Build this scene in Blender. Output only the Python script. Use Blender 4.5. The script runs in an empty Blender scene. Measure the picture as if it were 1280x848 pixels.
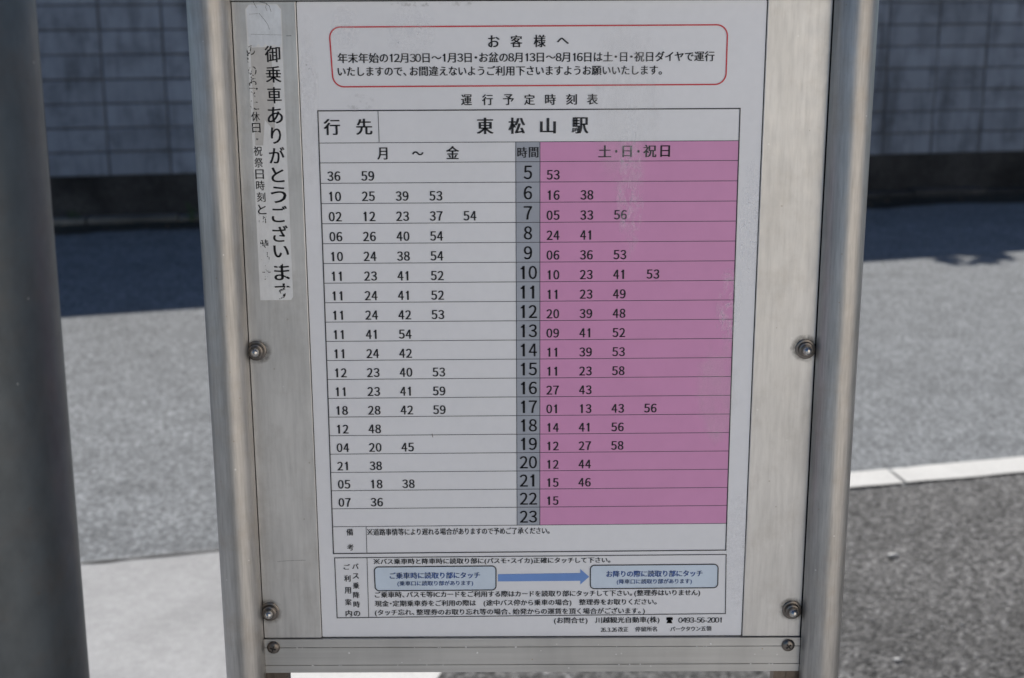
import bpy, bmesh, math, random
from mathutils import Vector, Matrix, Euler
random.seed(7)
S = bpy.context.scene
COL = S.collection
PI = math.pi

# ------------------------------------------------------------------ camera
F_PX = 1677.0                      # focal length in pixels of a 1280 wide picture
PITCH = math.radians(13.92)
ROLL = math.radians(0.216)
EYE = Vector((-0.01366, -0.872, 1.42))
fw = Vector((0, math.cos(PITCH), -math.sin(PITCH)))
up0 = Vector((0, math.sin(PITCH), math.cos(PITCH)))
rt0 = Vector((1, 0, 0))
rt = rt0 * math.cos(ROLL) - up0 * math.sin(ROLL)
up = up0 * math.cos(ROLL) + rt0 * math.sin(ROLL)
cd = bpy.data.cameras.new('camera')
cam = bpy.data.objects.new('camera', cd)
COL.objects.link(cam)
cam.matrix_world = Matrix(((rt.x, up.x, -fw.x, EYE.x), (rt.y, up.y, -fw.y, EYE.y),
                           (rt.z, up.z, -fw.z, EYE.z), (0, 0, 0, 1)))
cd.sensor_width = 36
cd.lens = 36 * F_PX / 1280
cd.clip_start = 0.02
cd.clip_end = 3000
cd.dof.use_dof = True
cd.dof.focus_distance = 0.895
cd.dof.aperture_fstop = 10.5
cd.dof.aperture_blades = 7
S.camera = cam

# ------------------------------------------------------------------ sky and sun
SUN_EL, SUN_AZ = math.radians(39), math.radians(-3)     # azimuth from +Y towards +X
w = bpy.data.worlds.new('World')
S.world = w
w.use_nodes = True
nt = w.node_tree
sky = nt.nodes.new('ShaderNodeTexSky')
sky.sky_type = 'NISHITA'
sky.sun_disc = False
sky.sun_elevation = SUN_EL
sky.sun_rotation = SUN_AZ
sky.air_density = 1.0
sky.dust_density = 0.4
sky.ozone_density = 5.0
nt.nodes['Background'].inputs['Strength'].default_value = 0.065
nt.links.new(sky.outputs[0], nt.nodes['Background'].inputs[0])
ld = bpy.data.lights.new('sun', 'SUN')
ld.energy = 4.4
ld.angle = math.radians(0.53)
ld.color = (1.0, 0.955, 0.89)
sun = bpy.data.objects.new('sun', ld)
COL.objects.link(sun)
SUNV = Vector((math.sin(SUN_AZ) * math.cos(SUN_EL), math.cos(SUN_AZ) * math.cos(SUN_EL), math.sin(SUN_EL)))
sun.rotation_euler = SUNV.to_track_quat('Z', 'Y').to_euler()
sun.location = SUNV * 30
S.view_settings.view_transform = 'Standard'
S.view_settings.look = 'None'
S.view_settings.exposure = 0.42
S.view_settings.gamma = 1.0
S.cycles.max_bounces = 8
S.cycles.use_denoising = True


# ------------------------------------------------------------------ helpers
def tag(o, label=None, cat=None, group=None, kind=None):
    if label: o['label'] = label
    if cat: o['category'] = cat
    if group: o['group'] = group
    if kind: o['kind'] = kind
    return o


def empty(name, loc=(0, 0, 0), rz=0.0, parent=None):
    o = bpy.data.objects.new(name, None)
    COL.objects.link(o)
    o.location = loc
    o.rotation_euler = (0, 0, rz)
    o.empty_display_size = 0.1
    if parent: o.parent = parent
    return o


def link(name, me, mat=None, parent=None, smooth=False):
    o = bpy.data.objects.new(name, me)
    COL.objects.link(o)
    if mat is not None and not me.materials:
        me.materials.append(mat)
    if parent: o.parent = parent
    if smooth:
        me.shade_smooth()
    return o


def obj(name, bm, mat, parent=None, smooth=False, bevel=0.0, seg=2):
    if bevel:
        es = [e for e in bm.edges if len(e.link_faces) == 2 and e.calc_face_angle(0) > 0.6]
        bmesh.ops.bevel(bm, geom=es, offset=bevel, segments=seg, affect='EDGES', profile=0.5)
    bmesh.ops.recalc_face_normals(bm, faces=bm.faces[:])
    me = bpy.data.meshes.new(name)
    bm.to_mesh(me)
    bm.free()
    o = link(name, me, mat, parent, smooth)
    if smooth:
        try:
            me.set_sharp_from_angle(angle=math.radians(40))
        except Exception:
            pass
    return o


def box(bm, x0, x1, y0, y1, z0, z1):
    m = Matrix.Translation(((x0 + x1) / 2, (y0 + y1) / 2, (z0 + z1) / 2)) @ Matrix.Diagonal((abs(x1 - x0), abs(y1 - y0), abs(z1 - z0), 1))
    return bmesh.ops.create_cube(bm, size=1.0, matrix=m)


def lathe(bm, prof, n=32, m=None):
    """prof: (radius, height) pairs along local Z"""
    m = m or Matrix()
    rings = []
    for r, h in prof:
        if r < 1e-7:
            rings.append([bm.verts.new(m @ Vector((0, 0, h)))])
        else:
            rings.append([bm.verts.new(m @ Vector((r * math.cos(2 * PI * k / n), r * math.sin(2 * PI * k / n), h))) for k in range(n)])
    for a, b in zip(rings, rings[1:]):
        for k in range(n):
            k2 = (k + 1) % n
            if len(a) == 1 and len(b) == 1: continue
            if len(a) == 1: bm.faces.new((a[0], b[k], b[k2]))
            elif len(b) == 1: bm.faces.new((a[k], a[k2], b[0]))
            else: bm.faces.new((a[k], a[k2], b[k2], b[k]))


def poly_sheet(name, pts, z, mat, parent=None):
    me = bpy.data.meshes.new(name)
    me.from_pydata([(p[0], p[1], z) for p in pts], [], [list(range(len(pts)))])
    return link(name, me, mat, parent)


# ---- where a sight line of the measured photograph meets the sign's plane / the ground
def ray(px, py):
    return fw + rt * ((px - 640) / F_PX) - up * ((py - 424) / F_PX)


def P(px, py):
    r = ray(px, py)
    t = -EYE.y / r.y
    q = EYE + r * t
    return q.x, q.z


def G(px, py, z=0.0):
    r = ray(px, py)
    t = (z - EYE.z) / r.z
    q = EYE + r * t
    return q.x, q.y


# ------------------------------------------------------------------ materials
class N:
    def __init__(s, name):
        s.m = bpy.data.materials.new(name)
        s.m.use_nodes = True
        s.t = s.m.node_tree
        s.b = s.t.nodes['Principled BSDF']
        s.out = s.t.nodes['Material Output']

    def n(s, typ, **kw):
        x = s.t.nodes.new('ShaderNode' + typ)
        for k, v in kw.items():
            if k in x.inputs: x.inputs[k].default_value = v
            else: setattr(x, k, v)
        return x

    def l(s, a, b): s.t.links.new(a, b)

    def geo(s): return s.n('NewGeometry').outputs['Position']

    def mapping(s, v, scale=(1, 1, 1), rot=(0, 0, 0), loc=(0, 0, 0)):
        x = s.n('Mapping')
        x.inputs['Scale'].default_value = scale
        x.inputs['Rotation'].default_value = rot
        x.inputs['Location'].default_value = loc
        s.l(v, x.inputs['Vector'])
        return x.outputs[0]

    def noise(s, v, scale, detail=4, rough=0.55, dist=0.0):
        x = s.n('TexNoise')
        x.inputs['Scale'].default_value = scale
        x.inputs['Detail'].default_value = detail
        x.inputs['Roughness'].default_value = rough
        x.inputs['Distortion'].default_value = dist
        s.l(v, x.inputs['Vector'])
        return x.outputs['Fac']

    def voro(s, v, scale, feature='F1', rnd=1.0):
        x = s.n('TexVoronoi')
        x.feature = feature
        x.inputs['Scale'].default_value = scale
        x.inputs['Randomness'].default_value = rnd
        s.l(v, x.inputs['Vector'])
        return x

    def ramp(s, f, stops):
        x = s.n('ValToRGB')
        e = x.color_ramp.elements
        while len(e) > 1: e.remove(e[-1])
        for i, (p, c) in enumerate(stops):
            if not hasattr(c, '__len__'): c = (c, c, c)
            q = e[0] if i == 0 else e.new(p)
            q.position = p
            q.color = (*c[:3], 1)
        s.l(f, x.inputs[0])
        return x.outputs[0]

    def mix(s, f, a, b, blend='MIX'):
        x = s.n('Mix')
        x.data_type = 'RGBA'
        x.blend_type = blend
        for sock, v in ((x.inputs[0], f), (x.inputs[6], a), (x.inputs[7], b)):
            if hasattr(v, 'is_output') or isinstance(v, bpy.types.NodeSocket): s.l(v, sock)
            elif hasattr(v, '__len__'): sock.default_value = (*v[:3], 1)
            else: sock.default_value = v
        return x.outputs[2]

    def math(s, op, a, b=0.0, c=0.0):
        x = s.n('Math')
        x.operation = op
        for sock, v in zip(x.inputs, (a, b, c)):
            if isinstance(v, bpy.types.NodeSocket): s.l(v, sock)
            else: sock.default_value = v
        return x.outputs[0]

    def bump(s, h, strength=0.3, dist=0.01):
        x = s.n('Bump')
        x.inputs['Strength'].default_value = strength
        x.inputs['Distance'].default_value = dist
        s.l(h, x.inputs['Height'])
        s.l(x.outputs[0], s.b.inputs['Normal'])

    def set(s, **kw):
        for k, v in kw.items():
            k = k.replace('_', ' ')
            if isinstance(v, bpy.types.NodeSocket): s.l(v, s.b.inputs[k])
            elif hasattr(v, '__len__') and len(v) == 3: s.b.inputs[k].default_value = (*v, 1)
            else: s.b.inputs[k].default_value = v


def m_asphalt(name, c_dark, c_mid, c_light, patch=0.5, scale=1.0, relief=0.004):
    k = N(name)
    g = k.geo()
    big = k.noise(g, 0.9, 5, 0.6)
    med = k.noise(g, 7 * scale, 5, 0.6)
    v = k.voro(g, 115 * scale)
    v2 = k.voro(g, 260 * scale)
    grain = k.noise(g, 60 * scale, 4, 0.7)
    stone = k.ramp(v.outputs['Color'], [(0.0, c_dark), (0.3, [q * .72 for q in c_mid]), (0.68, [q * 1.15 for q in c_mid]), (1.0, c_light)])
    fine = k.ramp(grain, [(0.3, 0.45), (0.5, 1.0), (0.72, 1.5)])
    c = k.mix(1.0, stone, fine, 'MULTIPLY')
    c = k.mix(1.0, c, k.ramp(med, [(0.25, 0.80), (0.5, 1.0), (0.75, 1.16)]), 'MULTIPLY')
    c = k.mix(patch, c, k.ramp(big, [(0.3, 0.68), (0.5, 1.0), (0.72, 1.2)]), 'MULTIPLY')
    lane = k.noise(k.mapping(g, scale=(0.10, 1.5, 1), rot=(0, 0, -0.255)), 1.0, 3, 0.5)
    c = k.mix(patch, c, k.ramp(lane, [(0.36, 0.80), (0.5, 1.0), (0.64, 1.14)]), 'MULTIPLY')
    spot = k.noise(g, 3.1, 6, 0.7, 0.4)
    c = k.mix(0.8, c, k.ramp(spot, [(0.30, 0.62), (0.40, 1.0), (1.0, 1.0)]), 'MULTIPLY')
    k.set(Base_Color=c, Roughness=0.9)
    k.set(**{'Specular_IOR_Level': 0.25})
    h = k.math('ADD', k.math('MULTIPLY', v.outputs['Distance'], -1.0), k.math('MULTIPLY', grain, 0.8))
    h = k.math('ADD', h, k.math('MULTIPLY', v2.outputs['Distance'], -0.3))
    k.bump(h, 0.7, relief)
    return k.m


def m_concrete(name, c, rough_scale=1.0, contrast=0.12):
    k = N(name)
    g = k.geo()
    a = k.noise(g, 2.2, 6, 0.6)
    b = k.noise(g, 45, 5, 0.7)
    d = k.noise(g, 260, 3, 0.6)
    col = k.mix(1.0, c, k.ramp(a, [(0.3, 1 - contrast * 1.6), (0.55, 1.0), (0.75, 1 + contrast)]), 'MULTIPLY')
    col = k.mix(1.0, col, k.ramp(b, [(0.3, 1 - contrast), (0.6, 1.0), (0.8, 1 + contrast)]), 'MULTIPLY')
    col = k.mix(1.0, col, k.ramp(d, [(0.25, 0.8), (0.5, 1.0), (0.8, 1.12)]), 'MULTIPLY')
    k.set(Base_Color=col, Roughness=0.88)
    k.bump(k.math('ADD', k.math('MULTIPLY', b, 0.6), d), 0.5, 0.0015 * rough_scale)
    return k.m


def m_metal(name, base, rough, streak=(260, 260, 6), spots=True, metallic=1.0, blotch=0.12, tint=(0.40, 0.30, 0.18), dirt=0.0):
    k = N(name)
    g = k.geo()
    st = k.noise(k.mapping(g, scale=streak), 1.0, 4, 0.6)
    bl = k.noise(k.mapping(g, scale=(1, 1, 0.35)), 22, 5, 0.62)
    bl2 = k.noise(g, 90, 4, 0.6)
    col = k.mix(1.0, base, k.ramp(st, [(0.25, 1 - blotch), (0.5, 1.0), (0.75, 1 + blotch * 0.7)]), 'MULTIPLY')
    col = k.mix(1.0, col, k.ramp(bl, [(0.3, 1 - blotch * 1.4), (0.55, 1.0), (0.8, 1 + blotch * .7)]), 'MULTIPLY')
    if spots:
        v = k.voro(g, 190)
        msk = k.math('LESS_THAN', k.math('ADD', v.outputs['Distance'], k.math('MULTIPLY', bl2, .15)), 0.19)
        rare = k.math('GREATER_THAN', k.n('SeparateColor').outputs[0], 0.965)
        sep = rare.node.inputs[0].links[0].from_node
        k.l(v.outputs['Color'], sep.inputs[0])
        col = k.mix(k.math('MULTIPLY', k.math('MULTIPLY', msk, rare), 0.7), col, tint)
        wht = k.math('MULTIPLY', msk, k.math('LESS_THAN', sep.outputs[0], 0.035))
        col = k.mix(k.math('MULTIPLY', wht, 0.5), col, (0.85, 0.85, 0.85))
    if dirt:
        dm = k.ramp(k.noise(g, 34, 6, 0.7), [(0.5, 0.0), (0.72, 1.0)])
        col = k.mix(k.math('MULTIPLY', dm, dirt), col, tint)
    rg = k.math('ADD', rough, k.math('MULTIPLY', k.math('SUBTRACT', bl2, 0.5), 0.22))
    rg = k.math('ADD', rg, k.math('MULTIPLY', k.math('SUBTRACT', bl, 0.5), 0.18))
    k.set(Base_Color=col, Roughness=rg, Metallic=metallic)
    k.bump(k.math('ADD', st, k.math('MULTIPLY', bl2, 0.5)), 0.12, 0.0004)
    return k.m


def m_plain(name, c, rough=0.6, metallic=0.0, coat=0.0, nscale=40, var=0.06):
    k = N(name)
    g = k.geo()
    col = k.mix(1.0, c, k.ramp(k.noise(g, nscale, 4, 0.6), [(0.3, 1 - var), (0.7, 1 + var)]), 'MULTIPLY')
    k.set(Base_Color=col, Roughness=rough, Metallic=metallic, Coat_Weight=coat)
    return k.m


def m_worn_ink(name, lo, hi, scale=420):
    """black print of which flakes have come off"""
    k = N(name)
    g = k.geo()
    f = k.noise(g, scale, 5, 0.65)
    f2 = k.noise(g, scale * 0.22, 2, 0.5)
    a = k.ramp(k.math('ADD', k.math('MULTIPLY', f, 0.6), k.math('MULTIPLY', f2, 0.4)), [(lo, 1.0), (hi, 0.0)])
    k.set(Base_Color=(0.02, 0.021, 0.025), Roughness=0.5, Alpha=a)
    return k.m


M_road = m_asphalt('worn_asphalt', (0.12, 0.128, 0.135), (0.198, 0.208, 0.215), (0.33, 0.34, 0.345), 0.35, 0.95)
M_bay = m_asphalt('coarse_asphalt', (0.018, 0.018, 0.018), (0.135, 0.132, 0.128), (0.30, 0.295, 0.29), 0.75, 0.85, 0.012)
M_ground = m_asphalt('base_asphalt', (0.05, 0.05, 0.05), (0.13, 0.13, 0.13), (0.25, 0.25, 0.25))
M_pave = m_concrete('pavement_concrete', (0.385, 0.383, 0.38), 1.5, 0.16)
M_white = m_concrete('road_paint', (0.62, 0.61, 0.58), 1.0, 0.08)
M_moss = m_concrete('mossy_dirt', (0.036, 0.036, 0.026), 6, 0.6)
M_alu_r = m_metal('anodised_aluminium', (0.71, 0.70, 0.685), 0.40, (300, 300, 30), metallic=0.75, blotch=0.13, tint=(.45, .42, .38), dirt=0.35)
M_tube = m_metal('steel_tube', (0.46, 0.45, 0.44), 0.43, (700, 700, 40), blotch=0.2, metallic=0.85, tint=(0.36, 0.31, 0.26), dirt=0.45)
M_rail = m_metal('rail_aluminium', (0.58, 0.575, 0.56), 0.42, (6, 260, 260), metallic=0.75, blotch=0.10)
M_pole = m_metal('galvanised_pole', (0.078, 0.090, 0.102), 0.40, (90, 90, 60), metallic=0.6, blotch=0.2, tint=(0.10, 0.07, 0.05), dirt=0.25)
M_screw = m_metal('stained_steel', (0.22, 0.20, 0.185), 0.3, (90, 90, 90), False, blotch=0.2, tint=(0.12, 0.08, 0.05), dirt=0.5)
M_bright = m_metal('polished_steel', (0.55, 0.54, 0.53), 0.2, (90, 90, 90), False, blotch=0.1)
M_brown = m_metal('rusty_channel', (0.20, 0.165, 0.14), 0.5, (200, 200, 10), False, blotch=0.2, tint=(0.1, 0.06, 0.04), dirt=0.6)
M_gap = m_plain('dark_gap', (0.025, 0.023, 0.022), 0.8)
M_ink = m_plain('black_ink', (0.018, 0.02, 0.028), 0.45)
M_line = m_plain('thin_line_ink', (0.05, 0.055, 0.07), 0.5)
M_red = m_plain('red_ink', (0.62, 0.035, 0.05), 0.45)
M_blue = m_plain('blue_ink', (0.035, 0.10, 0.36), 0.45)
M_arrow = m_plain('arrow_blue', (0.17, 0.32, 0.70), 0.45)
M_panelblue = m_plain('pale_blue_print', (0.64, 0.74, 0.86), 0.45)
M_grey = m_plain('hour_grey_print', (0.38, 0.41, 0.475), 0.45)
M_pink = m_plain('pink_print', (0.70, 0.315, 0.565), 0.42, var=0.03)
M_wornA = m_worn_ink('chipped_ink', 0.60, 0.63)
M_wornB = m_worn_ink('mostly_lost_ink', 0.50, 0.52)
M_leaf = m_plain('leaf_green', (0.06, 0.12, 0.03), 0.6, nscale=60, var=0.4)
M_bark = m_plain('bark', (0.12, 0.09, 0.06), 0.9)
M_wood = m_plain('fence_board', (0.16, 0.11, 0.08), 0.8)
M_cream = m_concrete('cream_render', (0.80, 0.735, 0.65), 1.0, 0.08)
M_roof = m_plain('roof_tile', (0.10, 0.10, 0.11), 0.7)
M_glass = m_plain('window_glass', (0.03, 0.035, 0.04), 0.08)


def make_sheet_mat():
    k = N('laminated_paper')
    g = k.geo()
    a = k.noise(g, 9, 4, 0.6)
    b = k.noise(g, 160, 4, 0.6)
    col = k.mix(1.0, (0.83, 0.84, 0.88), k.ramp(a, [(0.3, 0.965), (0.7, 1.02)]), 'MULTIPLY')
    col = k.mix(1.0, col, k.ramp(b, [(0.3, 0.98), (0.7, 1.01)]), 'MULTIPLY')
    k.set(Base_Color=col, Roughness=0.42, Coat_Weight=0.25, Coat_Roughness=0.3)
    k.bump(k.noise(g, 30, 3, 0.5), 0.06, 0.002)
    return k.m


M_sheet = make_sheet_mat()


def make_film(name, col, cover, scale, stretch=(1, 1, 1), lo=0.5, hi=0.62, warp=0.0):
    """residue film: uneven milky scuffing over a clear sheet, fading out towards the patch's own rim"""
    k = N(name)
    tc = k.n('TexCoord').outputs['Generated']
    g = k.geo()
    x = k.n('SeparateXYZ')
    k.l(tc, x.inputs[0])
    dx = k.math('MULTIPLY', k.math('SUBTRACT', x.outputs[0], 0.5), 2.0)
    dz = k.math('MULTIPLY', k.math('SUBTRACT', x.outputs[2], 0.5), 2.0)
    r2 = k.math('ADD', k.math('MULTIPLY', dx, dx), k.math('MULTIPLY', dz, dz))
    edge = k.math('SUBTRACT', 1.0, r2)
    edge = k.math('ADD', edge, k.math('MULTIPLY', k.math('SUBTRACT', k.noise(g, 60, 3, .6), 0.5), 1.4))
    e = k.ramp(edge, [(0.12, 0.0), (0.6, 1.0)])
    f = k.ramp(k.noise(k.mapping(g, scale=stretch), scale, 5, 0.7, warp), [(lo, 0.0), (hi, 1.0)])
    al = k.math('MULTIPLY', k.math('MULTIPLY', f, e), cover)
    k.set(Base_Color=col, Roughness=0.5, Alpha=al)
    return k.m


M_film = make_film('milky_residue', (0.95, 0.95, 0.97), 0.34, 130, lo=0.30, hi=0.75)
M_film2 = make_film('scuffed_laminate', (0.95, 0.96, 1.0), 0.32, 260, (1, 1, 0.45), 0.42, 0.66, 0.8)
M_film3 = make_film('wide_haze', (0.90, 0.89, 0.88), 0.22, 60, (1, 1, 0.4), 0.3, 0.75)
M_grime = make_film('grey_grime', (0.16, 0.14, 0.12), 0.3, 220, (1, 1, 1), 0.5, 0.72)


# ------------------------------------------------------------------ ground, road, pavement, markings
EL, ER = Vector(G(103, 703.7, .008)), Vector(G(1280, 590, .013))     # two points of the pavement's edge
rdir = (ER - EL).normalized()
rnor = Vector((-rdir.y, rdir.x))
RA = math.atan2(rdir.y, rdir.x)
E0 = EL + rdir * ((0.05 - EL.x) / rdir.x)


def rp(s, t):
    q = E0 + rdir * s + rnor * t
    return q.x, q.y


big = 600
tag(poly_sheet('ground', [(-big, -big), (big, -big), (big, big), (-big, big)], 0.0, M_ground), kind='structure')
tag(poly_sheet('road', [rp(-90, 0), rp(90, 0), rp(90, 6.3), rp(-90, 6.3)], 0.004, M_road), kind='structure')
tag(poly_sheet('pavement', [rp(-60, -0.012), (-0.1, 2.67), (-0.02, 1.5), (0.10, 0.0), (0.15, -0.6), (40, -0.6 + 10.6), (40, -14), (-60, -20)][:5] + [(9, 0.3), (30, 4), (30, -14), (-60, -16)], 0.006, M_pave), kind='structure')
tag(poly_sheet('bus_bay', [rp(-0.35, -0.01), rp(60, -0.01), (30, 3.9), (9, 0.24), (0.3, -0.2), (-0.12, 0.6), (-0.27, 1.5), (-0.22, 2.3)], 0.010, M_bay), kind='structure')

# white edge line beside the bay: two painted lengths with a cracked gap between
ja = G(1110, 587, .013); jb = G(1131, 603, .013)
N0, N1 = Vector(G(1062, 609.4, .013)), Vector(G(1280, 590, .013))
F0, F1 = Vector(G(1062, 590.7, .013)), Vector(G(1280, 570.5, .013))


def rline(x):   # nearer edge of the line at world x
    return N0.y + (x - N0.x) * (N1.y - N0.y) / (N1.x - N0.x)


def fline(x):
    return F0.y + (x - F0.x) * (F1.y - F0.y) / (F1.x - F0.x)


wl = 0.112


def band_mesh(name, xs, slant, m, z=0.013):
    (xa, sa), (xb, sb) = xs[0], xs[1]
    n = max(2, int(abs(xb - xa) / 0.06))
    lo, hi = [], []
    for i in range(n + 1):
        x = xa + (xb - xa) * i / n
        j = (random.uniform(-.003, .003), random.uniform(-.003, .003))
        s = sa + (sb - sa) * i / n
        lo.append((x, rline(x) + j[0], z))
        x2 = x + s
        hi.append((x2, fline(x2) + j[1], z))
    vs = lo + hi
    fs = [[i, i + 1, n + 2 + i, n + 1 + i] for i in range(n)]
    me = bpy.data.meshes.new(name)
    me.from_pydata(vs, [], fs)
    return link(name, me, m)


line_root = empty('edge_line', (1.0, rline(1.0), 0.0))
tag(line_root, kind='structure')
sl = ja[0] - jb[0]
for (a_, sa), (b_, sb) in ((((-0.25, 0.0)), (jb[0] - 0.003, sl)), ((jb[0] + 0.006, sl), (12.0, 0.0))):
    o = band_mesh('painted_length', ((a_, sa), (b_, sb)), 0, M_white)
    o.parent = line_root
    o.matrix_parent_inverse = Matrix.Translation(-line_root.location)
# white mark on the pavement just below the sign's bottom rail
q0 = G(356, 862); q1 = G(545, 862); q2 = G(556, 843); q3 = G(356, 832)
tag(poly_sheet('painted_mark', [G(318, 905), G(512, 905), G(568, 824), G(332, 824)], 0.013, M_white), kind='structure')
# dark open joint between asphalt and pavement
vs, fs = [], []
n = 60
for i in range(n + 1):
    s = -4 + 3.95 * i / n
    wd = 0.0005 + 0.007 * abs(random.gauss(0, .6))
    p_ = rp(s, -0.004 - wd + random.uniform(-.003, .003)); q_ = rp(s, 0.001 + wd * .3)
    vs += [(p_[0], p_[1], 0.0085), (q_[0], q_[1], 0.0085)]
for i in range(n):
    fs.append([2 * i, 2 * i + 2, 2 * i + 3, 2 * i + 1])
me = bpy.data.meshes.new('pavement_joint'); me.from_pydata(vs, [], fs)
tag(link('pavement_joint', me, M_moss), kind='structure')

# ------------------------------------------------------------------ block wall across the road
WA = math.radians(11.5)
WD = 8.572
wu = Vector((math.cos(WA), math.sin(WA), 0)); wn = Vector((-math.sin(WA), math.cos(WA), 0))


def make_block_mat():
    k = N('stained_block')
    g = k.geo()
    oi = k.n('ObjectInfo').outputs['Random']
    fl = k.noise(k.mapping(g, scale=(5, 5, 0.9)), 1.3, 5, 0.65)
    bl = k.noise(g, 6, 5, 0.65)
    fn = k.noise(g, 120, 3, 0.6)
    c = k.mix(1.0, (0.265, 0.295, 0.345), k.ramp(oi, [(0, 0.90), (1, 1.10)]), 'MULTIPLY')
    c = k.mix(1.0, c, k.ramp(fl, [(0.34, 0.58), (0.5, 1.0), (0.7, 1.12)]), 'MULTIPLY')
    c = k.mix(1.0, c, k.ramp(bl, [(0.33, 0.72), (0.5, 1.0), (0.7, 1.08)]), 'MULTIPLY')
    k.set(Base_Color=c, Roughness=0.92)
    k.bump(fn, 0.4, 0.003)
    return k.m


M_block = make_block_mat()
M_mortar = m_concrete('dark_mortar', (0.15, 0.155, 0.165), 1.0, 0.25)
M_foot = m_concrete('stained_footing', (0.07, 0.066, 0.063), 4.0, 0.55)
M_kerb = m_concrete('gutter_kerb', (0.20, 0.19, 0.165), 2.0, 0.35)

wall = empty('block_wall', wn * WD, WA)
tag(wall, 'long grey concrete block wall with stacked joints on a dark footing across the road', 'wall')
U0, PITCHU, ZB, PZ = -0.353 + 0.12, 0.402, 0.318, 0.160
NC, NR = 33, 9
c_first = -13


def block_mesh(i):
    bm = bmesh.new()
    r = bmesh.ops.create_grid(bm, x_segments=1, y_segments=1, size=0.5)
    bm.free()
    bm = bmesh.new()
    box(bm, 0.006, PITCHU - 0.006, 0.0, 0.05, 0.005, PZ - 0.005)
    bmesh.ops.bevel(bm, geom=[e for e in bm.edges if all(v.co.y < 0.001 for v in e.verts)], offset=0.006, segments=1, affect='EDGES')
    for v in bm.verts:
        v.co.x += random.uniform(-.0015, .0015); v.co.z += random.uniform(-.0015, .0015)
    me = bpy.data.meshes.new('block')
    bmesh.ops.recalc_face_normals(bm, faces=bm.faces[:])
    bm.to_mesh(me); bm.free()
    me.materials.append(M_block)
    return me


bms = [block_mesh(i) for i in range(5)]
# horizontal joints seen in the photograph fall slightly along the wall
for r in range(NR):
    for c in range(c_first, c_first + NC):
        o = link('block', random.choice(bms), None, wall)
        o.location = (U0 + c * PITCHU + random.uniform(-.002, .002), random.uniform(-.004, .005), ZB + r * PZ + random.uniform(-.0015, .0015))
bm = bmesh.new()
ua, ub = U0 + c_first * PITCHU, U0 + (c_first + NC) * PITCHU
box(bm, ua - 6, ub + 6, 0.012, 0.12, ZB, ZB + NR * PZ)
obj('mortar_core', bm, M_mortar, wall)
bm = bmesh.new()
box(bm, ua - 6, ub + 6, -0.006, 0.14, -0.1, ZB - 0.002)
obj('footing', bm, M_foot, wall)
bm = bmesh.new()
box(bm, ua - 6, ub + 6, -0.02, 0.14, ZB + NR * PZ + .002, ZB + NR * PZ + 0.05)
obj('coping', bm, M_mortar, wall, bevel=.006)

# low kerb stones along the foot of the wall, grown over with moss
kerb = empty('gutter_kerb', wn * (WD - 0.10), WA)
tag(kerb, 'low mossy concrete kerb stones along the foot of the block wall', 'kerb')
bm = bmesh.new()
box(bm, 0.004, 0.596, -0.05, 0.092, -0.05, 0.062)
obj0 = None
bmesh.ops.bevel(bm, geom=bm.edges[:], offset=0.008, segments=1, affect='EDGES')
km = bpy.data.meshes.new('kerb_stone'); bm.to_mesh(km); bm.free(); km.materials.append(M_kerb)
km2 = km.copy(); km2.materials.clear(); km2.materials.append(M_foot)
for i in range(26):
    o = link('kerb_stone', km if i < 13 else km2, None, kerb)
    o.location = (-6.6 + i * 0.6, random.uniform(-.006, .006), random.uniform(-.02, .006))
    o.rotation_euler = (0, random.uniform(-.008, .008), 0)
vs, fs = [], []
n = 220
for i in range(n + 1):
    u_ = -9 + 20 * i / n
    a_ = wn * (WD - 0.10) + wu * u_; b_ = wn * (WD - 0.42 - 0.05 * math.sin(i * .4) - random.uniform(0, .06) - 0.10 * (u_ > 2)) + wu * u_
    vs += [(a_.x, a_.y, 0.02), (b_.x, b_.y, 0.0085)]
for i in range(n):
    fs.append([2 * i, 2 * i + 1, 2 * i + 3, 2 * i + 2])
me = bpy.data.meshes.new('gutter_dirt'); me.from_pydata(vs, [], fs)
tag(link('gutter_dirt', me, M_moss), 'dark mossy dirt lying along the foot of the wall', None, None, 'stuff')


# weeds in the gutter
def weed(px, py, h, label):
    gx, gy = G(px, py)
    root = empty('weed', (gx, gy, 0.0))
    tag(root, label, 'weed')
    bm = bmesh.new(); bl = bmesh.new()
    for s in range(9):
        a = random.uniform(0, 2 * PI); tilt = random.uniform(.2, .8)
        tip = Vector((math.cos(a) * tilt, math.sin(a) * tilt * .6, 1)).normalized() * h * random.uniform(.6, 1)
        d = Vector((-math.sin(a), math.cos(a), 0)) * 0.002
        v = [bm.verts.new(q) for q in (-d, d, tip + d * .4, tip - d * .4)]
        bm.faces.new(v)
        for j in range(5):
            q = tip * (0.35 + .16 * j)
            b = random.uniform(0, 2 * PI)
            l = Vector((math.cos(b), math.sin(b), random.uniform(-.1, .6))) * 0.032
            sd = l.cross(Vector((0, 0, 1))).normalized() * .009
            v = [bl.verts.new(t) for t in (q, q + l * .5 + sd, q + l, q + l * .5 - sd)]
            bl.faces.new(v)
    obj('stem', bm, M_leaf, root); obj('leaves', bl, M_leaf, root)


weed(94, 283, 0.13, 'small green weed in the gutter right of the tall grey pole')
weed(240, 281, 0.15, 'small green weed in the gutter just left of the left sign tube')
weed(1209, 240, 0.20, 'dark green weed in the gutter at right under the wall')

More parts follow.
